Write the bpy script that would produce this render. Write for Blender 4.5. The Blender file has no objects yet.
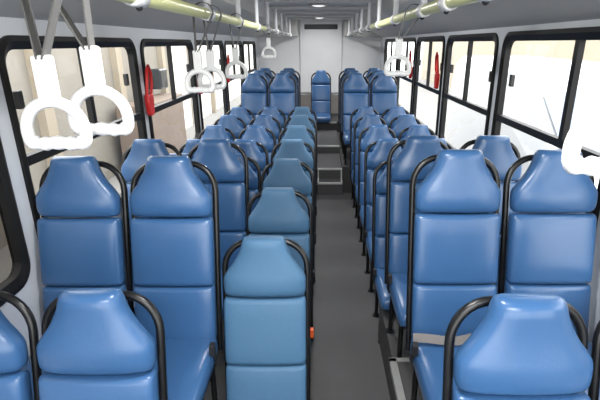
import bpy, math, random
from mathutils import Vector, Matrix
random.seed(4)
C = bpy.context.scene.collection
SC = bpy.context.scene
H = 2.085                      # eye height above the main floor
PI = math.pi

# ------------------------------------------------------------------ materials
def mat(name, col, rough=0.5, metal=0.0, bump=0.0, bscale=60.0, var=0.0, vscale=6.0, spec=0.5, coat=0.0, emit=None, stretch=None):
    m = bpy.data.materials.new(name); m.use_nodes = True
    nt = m.node_tree; b = nt.nodes['Principled BSDF']
    b.inputs['Base Color'].default_value = (*col, 1)
    b.inputs['Roughness'].default_value = rough
    b.inputs['Metallic'].default_value = metal
    b.inputs['Specular IOR Level'].default_value = spec
    b.inputs['Coat Weight'].default_value = coat
    b.inputs['Coat Roughness'].default_value = 0.25
    tc = nt.nodes.new('ShaderNodeTexCoord')
    src = tc.outputs['Object']
    if stretch:
        mp = nt.nodes.new('ShaderNodeMapping'); mp.inputs['Scale'].default_value = stretch
        nt.links.new(src, mp.inputs['Vector']); src = mp.outputs['Vector']
    if var > 0:
        n = nt.nodes.new('ShaderNodeTexNoise'); n.inputs['Scale'].default_value = vscale; n.inputs['Detail'].default_value = 4
        nt.links.new(src, n.inputs['Vector'])
        r = nt.nodes.new('ShaderNodeMixRGB'); r.blend_type = 'MIX'
        r.inputs['Color1'].default_value = (*[c*(1-var) for c in col], 1)
        r.inputs['Color2'].default_value = (*[min(1, c*(1+var)) for c in col], 1)
        nt.links.new(n.outputs['Fac'], r.inputs['Fac'])
        nt.links.new(r.outputs['Color'], b.inputs['Base Color'])
    if bump > 0:
        n2 = nt.nodes.new('ShaderNodeTexNoise'); n2.inputs['Scale'].default_value = bscale; n2.inputs['Detail'].default_value = 3
        nt.links.new(src, n2.inputs['Vector'])
        bp = nt.nodes.new('ShaderNodeBump'); bp.inputs['Strength'].default_value = bump; bp.inputs['Distance'].default_value = 0.004
        nt.links.new(n2.outputs['Fac'], bp.inputs['Height'])
        nt.links.new(bp.outputs['Normal'], b.inputs['Normal'])
    if emit:
        b.inputs['Emission Color'].default_value = (*emit[:3], 1); b.inputs['Emission Strength'].default_value = emit[3]
    return m

def s2l(r, g, b):
    f = lambda v: (v/255/12.92) if v/255 <= 0.04045 else ((v/255+0.055)/1.055)**2.4
    return (f(r), f(g), f(b))

VINYL = mat('blue_vinyl', s2l(54, 91, 134), 0.29, bump=0.10, bscale=160, var=0.05, vscale=5, spec=0.5)
TEAL = mat('teal_blue_cloth', s2l(66, 103, 134), 0.48, bump=0.35, bscale=420, var=0.07, vscale=90, spec=0.4)
PIPE = mat('black_enamel_tube', (0.006, 0.006, 0.0065), 0.30, spec=0.4)
BLACKP = mat('black_plastic', (0.013, 0.013, 0.014), 0.5)
RUBBER = mat('black_rubber', (0.007, 0.007, 0.0075), 0.5, var=0.1, spec=0.25)
WALLM = mat('pale_grey_panel', s2l(206, 210, 216), 0.45, var=0.03, bump=0.05)
REARM = mat('rear_grey_laminate', s2l(214, 215, 216), 0.42, var=0.10, vscale=2.2)
LOWREAR = mat('taupe_grey_laminate', s2l(120, 114, 110), 0.55, var=0.12, vscale=5)
COVE = mat('grey_duct_panel', s2l(180, 179, 177), 0.5, var=0.04)
CEIL = mat('ceiling_grey', s2l(176, 177, 179), 0.5, var=0.05)
RIB = mat('rib_light_grey', s2l(190, 191, 193), 0.4, var=0.04)
FLOORM = mat('charcoal_floor_vinyl', s2l(77, 76, 77), 0.6, var=0.10, vscale=7, bump=0.25, bscale=240)
PODM = mat('podium_charcoal', s2l(56, 55, 55), 0.6, var=0.10, vscale=9, bump=0.2, bscale=200)
ALU = mat('aluminium_edge', s2l(196, 196, 192), 0.4, metal=0.0, var=0.12, vscale=30)
WORN = mat('worn_metal_edge', s2l(128, 128, 126), 0.45, var=0.15, vscale=20)
LIME = mat('pale_lime_tube', s2l(226, 228, 164), 0.35, var=0.04, vscale=3)
WHITEP = mat('white_plastic', (0.86, 0.86, 0.85), 0.35)
POLEM = mat('white_painted_pole', (0.72, 0.73, 0.76), 0.3)
STEEL = mat('dull_grey_tube', s2l(128, 129, 130), 0.4, var=0.05)
WEB = mat('grey_webbing', s2l(96, 95, 94), 0.7, bump=0.4, bscale=300, var=0.08, vscale=70)
BELT = mat('grey_belt_webbing', s2l(112, 108, 106), 0.75, bump=0.3, bscale=300)
RED = mat('red_plastic', s2l(205, 38, 36), 0.4)
ORANGE = mat('orange_plastic', s2l(225, 96, 40), 0.4)
VENT = mat('vent_black', (0.012, 0.012, 0.014), 0.5)
CONC = mat('beige_concrete', s2l(132, 127, 118), 0.9, var=0.14, vscale=0.9, bump=0.4, bscale=14)
GLAREWALL = mat('overexposed_outside_wall', s2l(226, 224, 218), 0.85, var=0.08, vscale=0.7)  # overexposed brightness of the far wall, put into a whiter colour
SHED = mat('cream_shed_cladding', s2l(152, 142, 125), 0.8, var=0.06, vscale=1.2)
VANW = mat('white_car_paint', (0.42, 0.43, 0.44), 0.25, coat=0.4)
TYRE = mat('tyre_rubber', (0.02, 0.02, 0.02), 0.8)
VANG = mat('grey_blue_screen', s2l(120, 130, 146), 0.25)
DARKG = mat('dark_vehicle_glass', (0.02, 0.025, 0.03), 0.1)
RUST = mat('faded_brown_paint', s2l(112, 98, 86), 0.7, var=0.2, vscale=3)
GROUND = mat('asphalt', s2l(128, 127, 124), 0.9, var=0.12, vscale=1.5)
DIFFUSER = mat('lamp_diffuser', (0.8, 0.8, 0.8), 0.4, emit=(1, 0.99, 0.97, 0.25))
def glass_mat(name='window_glass', tint=(0.88, 0.89, 0.89)):
    m = bpy.data.materials.new(name); m.use_nodes = True
    nt = m.node_tree; nt.nodes.clear()
    o = nt.nodes.new('ShaderNodeOutputMaterial'); mx = nt.nodes.new('ShaderNodeMixShader')
    t = nt.nodes.new('ShaderNodeBsdfTransparent'); g = nt.nodes.new('ShaderNodeBsdfGlossy')
    lw = nt.nodes.new('ShaderNodeLayerWeight'); lw.inputs['Blend'].default_value = 0.5
    pw = nt.nodes.new('ShaderNodeMath'); pw.operation = 'POWER'; pw.inputs[1].default_value = 4.0
    fr = nt.nodes.new('ShaderNodeMath'); fr.operation = 'MULTIPLY_ADD'; fr.inputs[1].default_value = 0.35; fr.inputs[2].default_value = 0.03
    nt.links.new(lw.outputs['Facing'], pw.inputs[0]); nt.links.new(pw.outputs[0], fr.inputs[0])
    t.inputs['Color'].default_value = (*tint, 1); g.inputs['Roughness'].default_value = 0.03
    nt.links.new(fr.outputs[0], mx.inputs[0]); nt.links.new(t.outputs[0], mx.inputs[1]); nt.links.new(g.outputs[0], mx.inputs[2])
    nt.links.new(mx.outputs[0], o.inputs['Surface'])
    return m
GLASS = glass_mat()
TINTED = glass_mat('tinted_window_glass', (0.22, 0.21, 0.20))

# ------------------------------------------------------------------ mesh tools
class MB:
    def __init__(self): self.v = []; self.f = []
    def add(self, vs, fs):
        o = len(self.v); self.v += [tuple(p) for p in vs]; self.f += [tuple(i+o for i in q) for q in fs]; return self
    def box(self, x0, x1, y0, y1, z0, z1, M=None):
        vs = [Vector((x, y, z)) for z in (z0, z1) for y in (y0, y1) for x in (x0, x1)]
        if M: vs = [M @ p for p in vs]
        return self.add(vs, [(0,2,3,1),(4,5,7,6),(0,1,5,4),(2,6,7,3),(0,4,6,2),(1,3,7,5)])
    def loft(self, rings, caps=True, closed=False):
        n = len(rings[0]); vs = [p for r in rings for p in r]; fs = []
        m = len(rings)
        for i in range(m if closed else m-1):
            j = (i+1) % m
            for k in range(n):
                l = (k+1) % n
                fs.append((i*n+k, i*n+l, j*n+l, j*n+k))
        if caps and not closed:
            fs.append(tuple(range(n-1, -1, -1))); fs.append(tuple((m-1)*n+k for k in range(n)))
        return self.add(vs, fs)
    def tube(self, pts, r, n=10, closed=False, flat=None):
        pts = [Vector(p) for p in pts]; m = len(pts); rings = []; prev = None
        for i, p in enumerate(pts):
            if closed: t = (pts[(i+1) % m]-pts[i-1])
            else: t = pts[min(i+1, m-1)]-pts[max(i-1, 0)]
            t.normalize()
            if prev is None:
                a = Vector((0, 0, 1)) if abs(t.z) < 0.9 else Vector((0, 1, 0))
                u = (a - t*a.dot(t)).normalized()
            else:
                u = (prev - t*prev.dot(t)).normalized()
            prev = u; w = t.cross(u)
            ra = r[i] if isinstance(r, (list, tuple)) else r
            rb = ra*(flat or 1)
            rings.append([p + u*ra*math.cos(2*PI*k/n) + w*rb*math.sin(2*PI*k/n) for k in range(n)])
        return self.loft(rings, closed=closed)
    def sphere(self, c, r, n=12, m=8, sc=(1,1,1)):
        rings = []
        for i in range(m+1):
            a = PI*(i+0.02)/(m+0.04)
            rings.append([Vector((c[0]+sc[0]*r*math.sin(a)*math.cos(2*PI*k/n), c[1]+sc[1]*r*math.sin(a)*math.sin(2*PI*k/n), c[2]-sc[2]*r*math.cos(a))) for k in range(n)])
        return self.loft(rings)
    def build(self, name, m, parent=None, smooth=False, bevel=0, loc=None):
        me = bpy.data.meshes.new(name); me.from_pydata(self.v, [], self.f); me.update()
        import bmesh
        bm = bmesh.new(); bm.from_mesh(me); bmesh.ops.recalc_face_normals(bm, faces=bm.faces); bm.to_mesh(me); bm.free()
        me.materials.append(m)
        if smooth:
            me.polygons.foreach_set('use_smooth', [True]*len(me.polygons))
            try: me.set_sharp_from_angle(angle=math.radians(50))
            except Exception: pass
        o = bpy.data.objects.new(name, me); C.objects.link(o)
        if parent: o.parent = parent
        if loc: o.location = loc
        if bevel:
            b = o.modifiers.new('bevel', 'BEVEL'); b.width = bevel; b.segments = 2; b.limit_method = 'ANGLE'
        return o

def tag(o, label=None, cat=None, group=None, kind=None):
    if label: o['label'] = label
    if cat: o['category'] = cat
    if group: o['group'] = group
    if kind: o['kind'] = kind
    return o
def empty(name, loc=(0,0,0)):
    o = bpy.data.objects.new(name, None); C.objects.link(o); o.location = loc; o.empty_display_size = 0.1
    return o
def copy_tree(o, parent=None, skip=()):
    c = o.copy(); C.objects.link(c)
    if parent: c.parent = parent
    for ch in list(o.children):
        if ch.name.split('.')[0] in skip: continue
        copy_tree(ch, c)
    return c

# ------------------------------------------------------------------ shell of the bus
XL, XR = -1.345, 1.285
Y0, Y1 = -1.3, 10.1
P = [-1.15, 0.40, 1.87, 3.36, 4.83, 6.33, 7.83, 9.45]
PL = [-1.15, 0.42, 1.885, 3.44, 4.96, 6.50, 8.03, 9.62]      # window posts
TH = 0.05
WT = {-1: H+0.028, 1: H+0.068}                              # top of the window openings
WB = H-1.03
RAILZ = H-0.51
def rrect(y0, y1, z0, z1, r, n=6):
    """loop of rounded-rectangle points with the matching points on a larger rectangle's corners flagged"""
    pts = []
    for (cy, cz, a0) in ((y1-r, z1-r, 0), (y0+r, z1-r, PI/2), (y0+r, z0+r, PI), (y1-r, z0+r, 1.5*PI)):
        for k in range(n+1):
            a = a0+PI/2*k/n
            pts.append((cy+r*math.cos(a), cz+r*math.sin(a)))
    return pts
def outer_pts(y0, y1, z0, z1, inner, n=6):
    out = []
    for c in range(4):
        for k in range(n+1):
            y, z = inner[c*(n+1)+k]
            first = k < n/2; mid = (k*2 == n)
            if c == 0: q = (y1, z1) if mid else ((y1, z) if first else (y, z1))
            elif c == 1: q = (y0, z1) if mid else ((y, z1) if first else (y0, z))
            elif c == 2: q = (y0, z0) if mid else ((y0, z) if first else (y, z0))
            else: q = (y1, z0) if mid else ((y, z0) if first else (y1, z))
            out.append(q)
    return out
WALLTOP = H+0.12
GAP = 0.055
wins = []
for side, X in ((-1, XL), (1, XR)):
    m = MB()
    PS = PL if side < 0 else P
    for i in range(len(P)-1):
        y0, y1 = PS[i], PS[i+1]
        hole = rrect(y0+GAP, y1-GAP, WB, WT[side], 0.10)
        out = outer_pts(y0, y1, -0.35, WALLTOP, hole)
        n = len(hole)
        vs = [(X, a, b) for a, b in hole]+[(X, a, b) for a, b in out]+[(X+side*TH, a, b) for a, b in hole]+[(X+side*TH, a, b) for a, b in out]
        fs = []
        for k in range(n):
            l = (k+1) % n
            fs += [(k, l, n+l, n+k), (2*n+k, 3*n+k, 3*n+l, 2*n+l), (k, 2*n+k, 2*n+l, l)]
        m.add(vs, fs)
        wins.append((side, X, y0+GAP, y1-GAP, WB, WT[side]))
    for (a, b) in ((Y0, PS[0]), (PS[-1], Y1)):
        m.box(min(X, X+side*TH), max(X, X+side*TH), a, b, -0.35, WALLTOP)
    w = m.build('wall_left' if side < 0 else 'wall_right', WALLM)
    tag(w, kind='structure')
# windows
for i, (side, X, y0, y1, z0, z1) in enumerate(wins):
    root = empty('window_%d' % (i+1), (X, (y0+y1)/2, z0)); tag(root, kind='structure')
    yc = (y0+y1)/2
    L = lambda x, y, z: (x*side*-1, y-yc, z-z0)          # local: +x towards the cabin
    fw = 0.055
    o_ = rrect(y0-0.004, y1+0.004, z0-0.004, z1+0.004, 0.104); i_ = rrect(y0+fw*0.75, y1-fw*0.75, z0+fw, z1-fw, 0.065)
    rings = []
    for k in range(len(o_)):
        (a, b), (c, d) = o_[k], i_[k]
        rings.append([Vector(L(-0.035, a, b)), Vector(L(0.014, a, b)), Vector(L(0.022, (a*.6+c*.4), (b*.6+d*.4))), Vector(L(0.006, c, d)), Vector(L(-0.035, c, d))])
    MB().loft(rings, closed=True).build('window_frame', RUBBER, root)
    m = MB(); a = L(-0.03, y0+0.03, RAILZ-0.022); b = L(0.008, y1-0.03, RAILZ+0.022)
    m.box(min(a[0], b[0]), max(a[0], b[0]), a[1], b[1], a[2], b[2]); m.build('middle_rail', RUBBER, root)
    ym = yc - (0.25 if side > 0 and 1.5 < y0 < 2.2 else 0)
    m = MB(); a = L(-0.028, ym-0.02, RAILZ+0.02); b = L(0.004, ym+0.02, z1-0.05)
    m.box(min(a[0], b[0]), max(a[0], b[0]), a[1], b[1], a[2], b[2]); m.build('window_mullion', RUBBER, root)
    for (za, zb) in ((z0+0.03, RAILZ), (RAILZ, z1-0.03)):
        m = MB(); q = [L(-0.022, y0+0.02, za), L(-0.022, y1-0.02, za), L(-0.022, y1-0.02, zb), L(-0.022, y0+0.02, zb)]
        m.add(q, [(0, 1, 2, 3)]); m.build('window_pane', TINTED if (side < 0 and y1 < 2) else GLASS, root)
    for yy in (y0+0.09, y1-0.19):
        m = MB(); zz = RAILZ+0.27
        a = L(-0.02, yy-0.018, zz-0.04); b = L(0.008, yy+0.018, zz+0.04)
        m.box(min(a[0], b[0]), max(a[0], b[0]), a[1], b[1], a[2], b[2]); m.build('window_latch', BLACKP, root, bevel=0.006)

# front end with its windscreen (behind the camera)
m = MB(); m.box(XL, XR, Y0-0.05, Y0, -0.35, 0.95); m.box(XL, XR, Y0-0.05, Y0, H+0.20, H+0.5)
for (a, b) in ((XL, XL+0.08), (XR-0.08, XR)): m.box(a, b, Y0-0.05, Y0, 0.9, H+0.25)
tag(m.build('wall_front', WALLM), kind='structure')
root = empty('window_15', (0, Y0-0.02, 0.95)); tag(root, kind='structure')
MB().add([(XL+0.07, 0, -0.01), (XR-0.07, 0, -0.01), (XR-0.07, 0, H+0.21-0.95), (XL+0.07, 0, H+0.21-0.95)], [(0, 1, 2, 3)]).build('window_pane', GLASS, root)

# floor, podiums, steps
tag(MB().box(XL, XR, Y0, Y1, -0.08, 0).build('floor', FLOORM), kind='structure')
def podium(name, x0, x1, y0, y1, z, m=PODM):
    return tag(MB().box(x0, x1, y0, y1, -0.01, z).build(name, m, bevel=0.006), kind='structure')
PL1, PR1 = 0.09, 0.125
PL2, PR2 = 0.34, 0.383
PL3, PR3 = 0.235, 0.29
podium('podium_left', XL, -0.47, 0.25, 1.27, PL1-0.012); podium('podium_right', 0.43, XR, 0.1, 1.15, PR1+0.052)
podium('podium_left', XL, -0.47, 1.27, 2.20, PL2); podium('podium_right', 0.43, XR, 1.15, 2.10, PR2)
podium('podium_left', XL, -0.47, 2.20, 3.02, PL3); podium('podium_right', 0.43, XR, 2.10, 2.84, PR3)
ZR = 0.395
podium('podium_left', XL, -0.36, 6.24, 8.95, ZR); podium('podium_right', 0.31, XR, 6.24, 8.95, ZR)
podium('aisle_step', -0.36, 0.31, 6.15, 6.36, 0.18, FLOORM); podium('aisle_step', -0.36, 0.31, 6.36, 7.40, 0.335, FLOORM)
podium('aisle_step', -0.36, 0.31, 7.40, 8.86, 0.447, FLOORM)
podium('rear_engine_box', XL, XR, 8.95, Y1, 0.60, PODM); podium('rear_engine_box', -0.36, 0.31, 8.86, 8.95, 0.60, PODM)
tn = [0]
def trim(m, material, **k):
    tn[0] += 1
    return tag(m.build('trim_%d' % tn[0], material, **k), kind='structure')
def edge(x0, x1, y, z, w=0.032):
    trim(MB().box(x0, x1, y-0.004, y+w, z-0.02, z+0.004), ALU)
edge(-0.05, 0.31, 6.15, 0.18, 0.03)
for xs in (-0.05, 0.292):
    trim(MB().box(xs, xs+0.018, 6.15, 6.36, 0.17, 0.184), ALU)
    trim(MB().box(xs, xs+0.018, 6.350, 6.36, 0.18, 0.335), ALU)
edge(-0.05, 0.31, 6.36, 0.335, 0.03); edge(-0.36, 0.31, 7.40, 0.447, 0.04); edge(-0.36, 0.31, 8.86, 0.60, 0.03)
trim(MB().box(0.388, 0.428, 1.20, 2.10, PR2-0.03, PR2+0.006), WORN)
trim(MB().box(0.388, 0.60, 2.075, 2.105, PR2-0.03, PR2+0.006), WORN)
# ceiling: wall top -> duct slope -> flat
CZ = H+0.47
prof = [(XL-0.01, WALLTOP-0.02), (-0.80, H+0.33), (-0.72, CZ), (0.66, CZ), (0.74, H+0.34), (XR+0.01, WALLTOP-0.02)]
def strip(i, j, m, name=None):
    mb = MB(); (xa, za), (xb, zb) = prof[i], prof[j]
    d = Vector((xb-xa, 0, zb-za)).normalized(); nrm = Vector((-d.z, 0, d.x))*0.03
    if nrm.z < 0: nrm = -nrm
    q = [Vector((xa, Y0, za)), Vector((xb, Y0, zb)), Vector((xb, Y1, zb)), Vector((xa, Y1, za))]
    mb.add(q+[p+nrm for p in q], [(0,1,2,3),(4,7,6,5),(0,4,5,1),(1,5,6,2),(2,6,7,3),(3,7,4,0)])
    return mb
tag(strip(2, 3, CEIL).build('ceiling', CEIL), kind='structure')
for (i, j) in ((0, 1), (1, 2), (3, 4), (4, 5)):
    trim(strip(i, j, COVE), COVE)
HANG = [1.62, 2.62, 3.58, 4.60, 5.55, 6.55, 7.50, 8.45, 9.40]
for y in HANG + [0.62]:
    m = MB()
    m.box(-0.70, 0.645, y-0.05, y+0.05, CZ-0.035, CZ+0.001)
    trim(m, RIB, bevel=0.01)
# rear wall and its centre panel
tag(MB().box(XL, XR, Y1, Y1+0.05, -0.1, H+0.52).build('wall_rear', REARM), kind='structure')
trim(MB().box(-0.45, 0.45, Y1-0.06, Y1+0.001, 1.05, CZ), REARM, bevel=0.015)
trim(MB().box(XL, XR, Y1-0.03, Y1+0.001, 0.60, 1.00), LOWREAR)
for s in (-1, 1):
    trim(MB().box(min(s*0.48, s*1.27), max(s*0.48, s*1.27), Y1-0.30, Y1, H+0.12, CZ+0.02), COVE, bevel=0.03)
v = empty('vent_grille', (0, Y1-0.06, H+0.32)); tag(v, 'long black slotted vent grille high on the grey rear wall', 'vent')
MB().box(-0.35, 0.35, -0.012, 0.0, -0.05, 0.05).build('vent_frame', VENT, v)
for k in range(4):
    MB().box(-0.335, 0.335, -0.02, -0.010, -0.038+k*0.02, -0.028+k*0.02).build('slat', BLACKP, v)

# ceiling lamps: far two in view, near two added for more even light
LAMPY = (1.12, 4.10, 6.08, 8.95)
LAMPL = ('added unseen round ceiling lamp above the first seats', 'added unseen round ceiling lamp with grey rim above the teal seats',
         'nearer of the two round ceiling lamps in view above the aisle', 'farther round ceiling lamp with grey rim near the rear wall')
for y, lab in zip(LAMPY, LAMPL):
    r = empty('ceiling_lamp', (-0.03, y, CZ)); tag(r, lab, 'ceiling lamp', 'ceiling lamps above the aisle')
    ring = []
    prof2 = [(0.12, 0), (0.125, -0.02), (0.105, -0.03), (0.085, -0.028)]
    m = MB(); m.loft([[Vector((a*math.cos(2*PI*q/24), a*math.sin(2*PI*q/24), z)) for q in range(24)] for a, z in prof2], caps=False); m.build('lamp_rim', COVE, r, smooth=True)
    m = MB(); m.loft([[Vector((a*math.cos(2*PI*q/24), a*math.sin(2*PI*q/24), z)) for q in range(24)] for a, z in ((0.086, -0.026), (0.07, -0.036), (0.03, -0.042), (0.002, -0.043))], caps=False); m.build('lamp_diffuser', DIFFUSER, r, smooth=True)

# ------------------------------------------------------------------ seats
def sring(w, d, yf, z, n=28, e=4.5, bulge=0.0):
    """rounded-rectangle ring: width w, front face at yf, depth d"""
    pts = []
    for k in range(n):
        a = 2*PI*k/n; c, s = math.cos(a), math.sin(a)
        x = (abs(c)**(2/e))*(1 if c >= 0 else -1)*w/2
        y = (abs(s)**(2/e))*(1 if s >= 0 else -1)
        yy = yf + d/2 + y*d/2
        if y < 0: yy += -y*-bulge*(1-(2*x/w)**2) if w > 0 else 0
        pts.append((x, yy, z))
    return pts
R12 = math.radians(12)
def back_pt(p, z0):     # p = (x, y, t) with t the distance up the reclined back
    x, y, t = p
    return Vector((x, y*math.cos(R12)+t*math.sin(R12), z0 + t*math.cos(R12) - y*math.sin(R12)))
SZ = 0.43
def panel(t0, t1, prof, depth=0.085, W=0.377, e=6, bulge=0.008, lean=0.0):
    rings = []; n = len(prof)
    for (f, wf, df) in prof:
        t = t0+(t1-t0)*f
        d = depth*df
        r = sring(W*wf, d, (depth-d)*0.55 - lean*f, t, e=e, bulge=bulge*df)
        rings.append([back_pt(p, SZ) for p in r])
    return MB().loft(rings)
HEADP = [(0, .80, .35), (.015, .90, .64), (.05, .965, .88), (.10, .99, 1.0), (.18, 1.0, 1.06), (.27, .998, 1.07), (.33, .992, 1.05), (.38, .962, 1.02), (.47, .872, .98), (.56, .765, .95),
         (.65, .678, .94), (.73, .612, .94), (.82, .558, .95), (.90, .525, .95), (.95, .50, .86), (.98, .475, .66), (1, .43, .36)]
PANP = [(0, .945, .50), (.012, .975, .76), (.035, .992, .93), (.08, 1, 1), (.3, 1, 1.02), (.5, 1, 1.03), (.7, 1, 1.02), (.92, 1, 1), (.965, .992, .93), (.988, .975, .76), (1, .945, .50)]
def backframe():
    hw = 0.193; yb = 0.088; pts = []
    top = 0.838
    ctl = [(-hw, yb, -0.10), (-hw, yb, 0.10), (-hw, yb, 0.30), (-hw, yb, 0.50), (-hw, yb, 0.64)]
    r = 0.118
    for k in range(0, 9):
        a = PI - PI/2*k/8
        ctl.append((-hw+r+r*math.cos(a), yb, top-r*1.08+r*1.08*math.sin(a)-0.0198))
    ctl += [(-p[0], p[1], p[2]) for p in reversed(ctl)]
    return MB().tube([back_pt(p, SZ) for p in ctl], 0.0145, 10)
def cushion(w=0.395, d=0.44, th=0.125):
    rings = []
    # loft along y from back (0.03) to front
    prof = [(0.04, .96, .6), (0.025, .985, .9), (-0.02, 1, 1), (-0.2, 1, 1.0), (-0.32, .995, 1.0), (-0.37, .985, .98), (-0.405, .96, .88), (-0.425, .93, .68), (-0.435, .89, .42)]
    for (y, wf, tf) in prof:
        r = sring(w*wf, th*tf, 0, 0, e=5)
        dip = 0.012 if -0.3 < y < 0 else 0
        front = -0.015*max(0, (-y-0.3)/0.13)
        rings.append([Vector((x, y, SZ - th*(1-tf)*0.35 - yy + dip*0 + front)) for (x, yy, _) in r])
    return MB().loft(rings)
def make_seat(name, cloth):
    root = empty(name)
    panel(0.572, 0.856, HEADP, 0.095, e=3.6, bulge=0.014, lean=0.022).build('headrest', cloth, root, smooth=True)
    panel(0.248, 0.569, PANP, 0.080).build('backrest_cushion', cloth, root, smooth=True)
    panel(-0.03, 0.244, PANP, 0.080).build('lumbar_cushion', cloth, root, smooth=True)
    cushion().build('seat_cushion', cloth, root, smooth=True)
    backframe().build('back_frame', PIPE, root, smooth=True)
    m = MB(); m.tube([(-0.17, -0.36, 0.285), (0.17, -0.36, 0.285), (0.17, -0.02, 0.285), (-0.17, -0.02, 0.285)], 0.016, 8, closed=True)
    m.build('seat_frame', PIPE, root, smooth=True)
    for (x, y) in ((-0.165, -0.35), (0.165, -0.35), (-0.165, -0.01), (0.165, -0.01)):
        m = MB(); m.tube([(x, y, 0.29), (x, y, 0.012)], 0.0145, 8)
        m.tube([(x, y, 0.008), (x, y, 0.0)], 0.030, 10); m.build('leg', PIPE, root, smooth=True)
    return root
def add_buckle(root, side, col=None):
    m = MB(); m.tube([(side*0.185, -0.02, 0.30), (side*0.205, -0.06, 0.36), (side*0.202, -0.09, 0.42)], 0.010, 8)
    st = m.build('belt_stalk', BLACKP, root, smooth=True)
    b = MB().box(side*0.202-0.012, side*0.202+0.012, -0.115, -0.08, 0.415, 0.47).build('belt_buckle', col or BLACKP, st, bevel=0.004)
    if col: b['label'] = 'small orange belt buckle'
PV = make_seat('bus_seat', VINYL); PT = make_seat('bus_seat', TEAL)
used = {'V': False, 'T': False}
DY = 0.178
def seat(kind, x, D, z, label, group, aisle=0, belt=False, orange=False, nolegs=False):
    src = PV if kind == 'V' else PT
    root = copy_tree(src, skip=('leg',) if nolegs else ())
    root.location = (x, D-DY, z)
    tag(root, label, 'bus seat', group)
    if aisle: add_buckle(root, aisle, ORANGE if orange else None)
    if belt:
        m = MB(); pts = []
        for k in range(13):
            xx = -0.20+0.26*k/12; pts.append((xx, -0.055-0.02*math.sin(PI*k/12), SZ+0.012+0.006*math.sin(2*PI*k/12)))
        rings = [[Vector((px, py, pz+0.004)), Vector((px, py+0.004, pz+0.004)), Vector((px, py+0.030, pz+0.030)), Vector((px, py+0.026, pz+0.033))] for px, py, pz in pts]
        m.loft(rings); b = m.build('seat_belt', BELT, root); b['label'] = 'grey webbing lap belt lying across the seat'
    return root
ORD = ['', 'first', 'second', 'third', 'fourth', 'fifth', 'sixth', 'seventh', 'eighth', 'ninth', 'tenth', 'eleventh', 'twelfth']
COLX = {1: -1.122, 2: -0.692, 3: -0.258, 4: 0.612, 5: 1.042}
COLN = {1: 'left window column', 2: 'left middle column', 3: 'left aisle column', 4: 'right aisle column', 5: 'right window column'}
def lab(c, n, extra='', what='blue vinyl'):
    return '%s%s seat in the %s, %s from the front' % (extra, what, COLN[c], ORD[n])
G = 'bus seats in rows'
front = {1: 'blue vinyl seat cut by the left picture edge, nearest the camera', 2: 'large nearest blue headrest seat at lower left, below the white hand straps',
         4: 'large nearest blue headrest seat at lower right, beside the aisle', 5: 'blue vinyl seat at the lower right picture edge, only its black tube showing'}
for c in (1, 2): seat('V', COLX[c]-0.045, 1.225, PL1-0.012, front[c], G)
for c in (4, 5): seat('V', COLX[c]-0.047, 1.03, PR1+0.052, front[c], G)
for c in (1, 2): seat('V', COLX[c], 1.95, PL2, lab(c, 2, 'raised tall '), G, aisle=1 if c == 2 else 0)
for c in (4, 5): seat('V', COLX[c], 1.895, PR2, lab(c, 2, 'raised tall '), G, aisle=-1 if c == 4 else 0, belt=(c == 4))
for c in (1, 2): seat('V', COLX[c], 2.84, PL3, lab(c, 3, 'raised '), G)
for c in (4, 5): seat('V', COLX[c]+0.01, 2.68, PR3, lab(c, 3, 'raised '), G, aisle=-1 if c == 4 else 0)
DR = lambda n: 1.82+0.72*(n-2)
for n in range(2, 9):
    seat('T', COLX[3], DR(n), 0, lab(3, n-1, 'low ', 'teal blue cloth'), 'teal blue seats along the aisle', aisle=1, orange=(n == 3))
for n in range(4, 9):
    for c in (1, 2, 4, 5):
        seat('V', COLX[c], (3.42 if n == 4 and c < 3 else DR(n))+(0.03 if c > 3 else 0), 0, lab(c, n), G, aisle=-1 if c == 4 else 0)
for i, D in enumerate((6.90, 7.62, 8.34)):
    for c, x in ((1, -1.01), (2, -0.58), (4, 0.525), (5, 0.955)):
        seat('V', x, D, ZR, lab(c, 9+i, 'raised rear '), G, aisle=-1 if c == 4 else 0)
seat('V', 0.0, 9.40, 0.60-0.302, 'single blue seat facing down the aisle against the rear wall', G, nolegs=True)
def kill(o):
    for ch in list(o.children): kill(ch)
    bpy.data.objects.remove(o)
kill(PV); kill(PT)

# ------------------------------------------------------------------ handrails with hangers
RZS = {-1: H+0.148, 1: H+0.166}
def handrail(x, side, ys, label):
    RZ = RZS[side]
    root = empty('handrail', (x, 0, RZ)); tag(root, label, 'handrail')
    m = MB(); m.tube([(0, Y0+0.2, 0), (0, 3, 0), (0, 5.2, 0)], 0.028, 14); m.build('rail', LIME, root, smooth=True)
    m = MB(); m.tube([(0, 5.2, 0), (0, 7, 0), (0, Y1-0.01, 0)], 0.024, 14); e = m.build('rail_end_section', STEEL, root, smooth=True); e['label'] = 'grey far end of the rail'
    for y in ys:
        m = MB(); m.tube([(0, y, 0.0), (0, y, CZ-RZ-0.03)], 0.0185, 12); hp = m.build('hanger_pole', POLEM, root, smooth=True)
        m = MB(); m.tube([(0, y-0.05, 0), (0, y-0.045, 0), (0, y+0.045, 0), (0, y+0.05, 0)], [0.030, 0.036, 0.036, 0.030], 14)
        m.build('clamp', WHITEP, root, smooth=True)
        m = MB(); m.sphere((side*0.0, y+0.02, -0.034), 0.013, 8, 6); m.build('clamp_bolt', BLACKP, root, smooth=True)
    return root
RX = {-1: -0.615, 1: 0.555}
handrail(RX[-1], -1, [0.62]+HANG, 'pale lime overhead handrail on the left with white hanger poles')
rr = handrail(RX[1], 1, [0.62, 1.62, 2.12]+HANG[1:], 'pale lime overhead handrail on the right with white hanger poles')
t = MB().box(-0.022, 0.022, 2.20, 2.25, 0.0, 0.12).build('rail_tag', RED, rr, bevel=0.004); t['label'] = 'small red tag on the rail'

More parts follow.
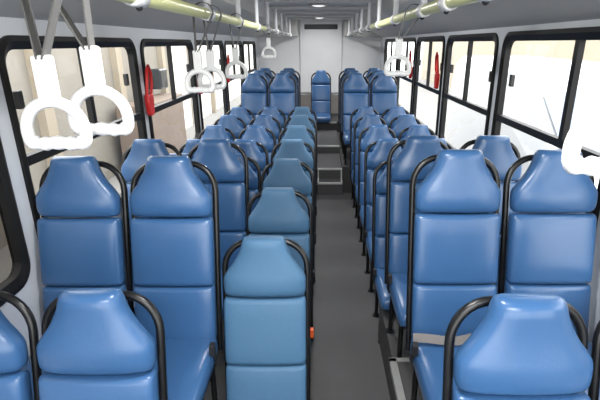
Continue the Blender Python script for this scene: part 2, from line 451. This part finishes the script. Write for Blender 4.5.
# ------------------------------------------------------------------ hand straps
def dring(w=0.172, h=0.140):
    """D-shaped ring in the XZ plane, top at z=0"""
    pts = []; rad = []
    a, b = w/2-0.012, h-0.026
    N = 40
    for k in range(N):
        th = 2*PI*k/N + PI/2
        c, s = math.cos(th), math.sin(th)
        e = 2.05 if s > 0 else 2.8
        x = a*(abs(c)**(2/e))*(1 if c >= 0 else -1)
        z = (abs(s)**(2/e))*(1 if s >= 0 else -1)
        zz = z*b*0.62 if s > 0 else z*b*0.38
        r = 0.0145
        if s < -0.3:
            zz += 0.016*math.cos(PI*x/(2*a))          # bottom grip bows up in the middle
            r = 0.0165+0.0024*math.cos(x*2*PI/0.03)   # finger waves
        pts.append((x, 0, zz - b*0.62-0.012)); rad.append(r)
    return MB().tube(pts, rad, 10, closed=True)
def hand_strap(label, x, y, rx, bottom_h, tilt=0.0, size=1.0, rot=0.0):
    """ring centre at lateral x, depth y, bottom_h below the eye; rail at rx"""
    RZ = RZS[-1 if rx < 0 else 1]
    ztop = RZ-H                      # rail above eye
    ring_top = -(bottom_h-0.064*size)
    root = empty('hand_strap', (rx, y, RZ)); tag(root, label, 'hand strap', 'white hand straps hanging from the handrails')
    dx = x-rx; zt = ring_top-ztop    # ring top relative to rail centre
    sl = 0.095                         # sleeve length
    ang = math.atan2(dx, -zt)
    M = Matrix.Translation((dx, 0, zt)) @ Matrix.Rotation(tilt, 4, 'Y') @ Matrix.Rotation(rot, 4, 'Z')
    m = dring(0.166*size, 0.142*size); m.v = [tuple(M @ Vector(p)) for p in m.v]; m.build('grip_ring', WHITEP, root, smooth=True)
    m = MB(); m.loft([[M @ Vector((p[0], p[1], z)) for p in [(-hx, -hy, 0), (hx, -hy, 0), (hx, hy, 0), (-hx, hy, 0)]] for z, hx, hy in ((-0.016, .017, .010), (0.0, .022, .013), (sl-0.006, .022, .013), (sl, .019, .010))])
    m.build('sleeve', WHITEP, root, bevel=0.004)
    j = M @ Vector((0, 0, sl-0.01))
    # webbing loop over the rail and down into the sleeve
    r = 0.048; pts = [j+Vector((-0.006, 0, 0))]
    d = (Vector((-r, 0, 0))-j); pts.append(j+d*0.5+Vector((-0.004, 0, 0)))
    for k in range(11):
        a = PI - PI*k/10
        pts.append(Vector((r*1.08*math.cos(a), 0, r*1.08*math.sin(a))))
    d = (Vector((r, 0, 0))-j); pts.append(j+d*0.5+Vector((0.004, 0, 0))); pts.append(j+Vector((0.006, 0, 0)))
    rings = []
    for i, p in enumerate(pts):
        tt = (pts[min(i+1, len(pts)-1)]-pts[max(i-1, 0)]).normalized(); nn = Vector((tt.z, 0, -tt.x))*0.002
        rings.append([p+nn+Vector((0, -.015, 0)), p+nn+Vector((0, .015, 0)), p-nn+Vector((0, .015, 0)), p-nn+Vector((0, -.015, 0))])
    MB().loft(rings).build('strap_webbing', WEB, root)
    return root
hand_strap('white ring hand strap nearest the camera, leftmost in the picture', -0.65, 1.09, -0.615, 0.185)
hand_strap('second white ring hand strap just behind the nearest on the left', -0.575, 1.17, -0.615, 0.165)
hand_strap('white ring hand strap cut by the right picture edge', 0.512, 0.77, 0.555, 0.157)
hand_strap('left hand strap before the third left window, front of a pair', -0.665, 2.52, RX[-1], 0.195)
hand_strap('left hand strap before the third left window, rear of a pair', -0.645, 2.72, RX[-1], 0.195)
hand_strap('smaller hand strap on the left rail before the red handles', -0.635, 3.48, RX[-1], 0.19)
hand_strap('small far hand strap on the left rail against the rear wall', -0.595, 5.35, RX[-1], 0.10)
hand_strap('white hand strap on the right rail before the far right windows', 0.475, 2.88, RX[1], 0.13)

# ------------------------------------------------------------------ red emergency handles on the window posts
def red_handle(side, y, label):
    X = (XL if side < 0 else XR) - side*0.03
    root = empty('emergency_handle', (X, y - (0.12 if side < 0 else 0), H-(0.36 if side < 0 else 0.30))); tag(root, label, 'emergency handle', 'red emergency handles beside the windows')
    m = MB(); m.tube([(0, 0.045, -0.02), (-side*0.012, 0.05, 0.06), (-side*0.02, 0.035, 0.15), (-side*0.02, 0.0, 0.20), (-side*0.02, -0.035, 0.17), (-side*0.014, -0.045, 0.08), (0, -0.04, -0.02)], 0.012, 8); m.build('pull_loop', RED, root, smooth=True)
    m = MB(); m.loft([[Vector((p[0]*1.0, p[1]*s, z)) for p in ((-0.018, -0.05), (0.018, -0.05), (0.018, 0.05), (-0.018, 0.05))] for z, s in ((-0.17, .5), (-0.15, .85), (-0.06, 1.1), (-0.01, 1.0))]); m.build('grip_body', RED, root, bevel=0.008)
    MB().box(min(0, side*0.012), max(0, side*0.012), -0.03, 0.03, -0.12, 0.0).build('mount_plate', BLACKP, root)
for side, nm in ((-1, 'left'), (1, 'right')):
    for k, (y, w) in enumerate([((PL if side < 0 else P)[3+q]+0.16, nn_) for q, nn_ in enumerate(('second', 'third', 'fourth'))]):
        if side > 0 and k == 0: continue
        red_handle(side, y, 'red emergency handle at the near edge of the %s %s window' % (w, nm))

# ------------------------------------------------------------------ outside
GZ = -0.95
tag(MB().box(-30, 30, -15, 50, GZ-0.1, GZ).build('ground', GROUND), kind='structure')
tag(MB().box(-5.3, -5.0, -6, 15.5, GZ, 2.9).build('wall_outside_left', CONC), kind='structure')
tag(MB().box(-5.25, -5.02, 15.5, 40, GZ, 2.7).build('wall_outside_left', GLAREWALL), kind='structure')
for k in range(7):
    tag(MB().box(-5.05, -4.85, 1.5+k*3.2, 1.8+k*3.2, GZ, 3.0).build('trim_%d' % (60+k), SHED), kind='structure')
m = MB()
m.box(9.1, 9.3, -6, 42, GZ, 4.2)
tag(m.build('wall_outside_right', SHED), kind='structure')
# white van seen through the right windows
van = empty('van', (3.2, 8.0, GZ)); tag(van, 'white van parked beyond the right side windows', 'van')
sec = [(-3.3, 0.45, 0.95), (-3.2, 0.35, 1.10), (-2.4, 0.35, 1.32), (-1.9, 0.35, 1.45), (-0.9, 0.35, 2.35), (-0.5, 0.35, 2.62), (0.0, 0.35, 2.72), (3.2, 0.35, 2.75), (3.4, 0.4, 2.65)]
m = MB(); rings = []
for y, zb, zt in sec:
    rr_ = []
    for (fx, fz) in ((0, 0), (1.9, 0), (1.9, .6), (1.8, .95), (1.7, 1), (0.2, 1), (0.1, .95), (0, .6)):
        rr_.append(Vector((fx, y, zb+(zt-zb)*fz)))
    rings.append(rr_)
m.loft(rings); m.build('body', VANW, van, bevel=0.03)
for (x, y) in ((0.0, -2.3), (0.0, 2.2), (1.7, -2.3), (1.7, 2.2)):
    m = MB(); m.tube([(x-0.01, y, 0.34), (x+0.2, y, 0.34)], 0.34, 20); m.build('wheel', TYRE, van, smooth=True)
MB().add([(0.2, -1.95, 1.52), (1.7, -1.95, 1.52), (1.7, -1.0, 2.32), (0.2, -1.0, 2.32)], [(0, 1, 2, 3)]).build('windscreen', VANG, van)
# weathered crate and dark cabinet against the left outside wall
tag(MB().box(-4.8, -4.1, 10.5, 13.5, GZ, 0.69).build('shipping_crate', RUST, bevel=0.03), 'faded grey brown crate standing outside the second left window', 'crate')
cab = empty('utility_cabinet', (-5.0, 13.2, GZ)); tag(cab, 'dark utility cabinet mounted high on the outside wall on the left', 'cabinet')
MB().box(-0.0, 0.5, -0.30, 0.30, 1.80, 2.35).build('body', DARKG, cab, bevel=0.02); MB().box(0.495, 0.52, -0.25, 0.25, 1.85, 2.30).build('door', TYRE, cab)

# ------------------------------------------------------------------ light
w = bpy.data.worlds.new('overcast'); SC.world = w; w.use_nodes = True
bg = w.node_tree.nodes['Background']; bg.inputs['Color'].default_value = (1.0, 1.0, 1.0, 1); bg.inputs['Strength'].default_value = 2.0
def area(name, loc, rot, sx, sy, power, col=(1, 1, 1)):
    l = bpy.data.lights.new(name, 'AREA'); l.shape = 'RECTANGLE'; l.size = sx; l.size_y = sy; l.energy = power; l.color = col
    o = bpy.data.objects.new(name, l); C.objects.link(o); o.location = loc; o.rotation_euler = rot
    return o
# added fill at the front, then the light of the ceiling lamps
area('front_fill_light', (0, -0.3, CZ-0.02), (math.radians(25), 0, 0), 1.0, 0.5, 20)  # added unseen fill that brightens the near seats, no fixture here
for y in LAMPY:
    area('ceiling_light', (-0.03, y, CZ-0.05), (0, 0, 0), 0.11, 0.11, 6 if y > 8 else (3.5 if y > 5.5 else 7))  # the near two belong to the added unseen lamps

# ------------------------------------------------------------------ camera
cam = bpy.data.cameras.new('camera'); co = bpy.data.objects.new('camera', cam); C.objects.link(co); SC.camera = co
F = 446.0
cam.sensor_width = 36; cam.sensor_fit = 'HORIZONTAL'; cam.lens = F/600*36
cam.shift_x = -21/600
cam.clip_start = 0.02; cam.clip_end = 200
pitch = math.atan(157/F)
co.location = (0, 0, H); co.rotation_euler = (PI/2-pitch, 0, 0)
SC.view_settings.view_transform = 'Standard'; SC.view_settings.look = 'None'; SC.view_settings.gamma = 1; SC.view_settings.use_curve_mapping = False
SC.view_settings.exposure = 1.75
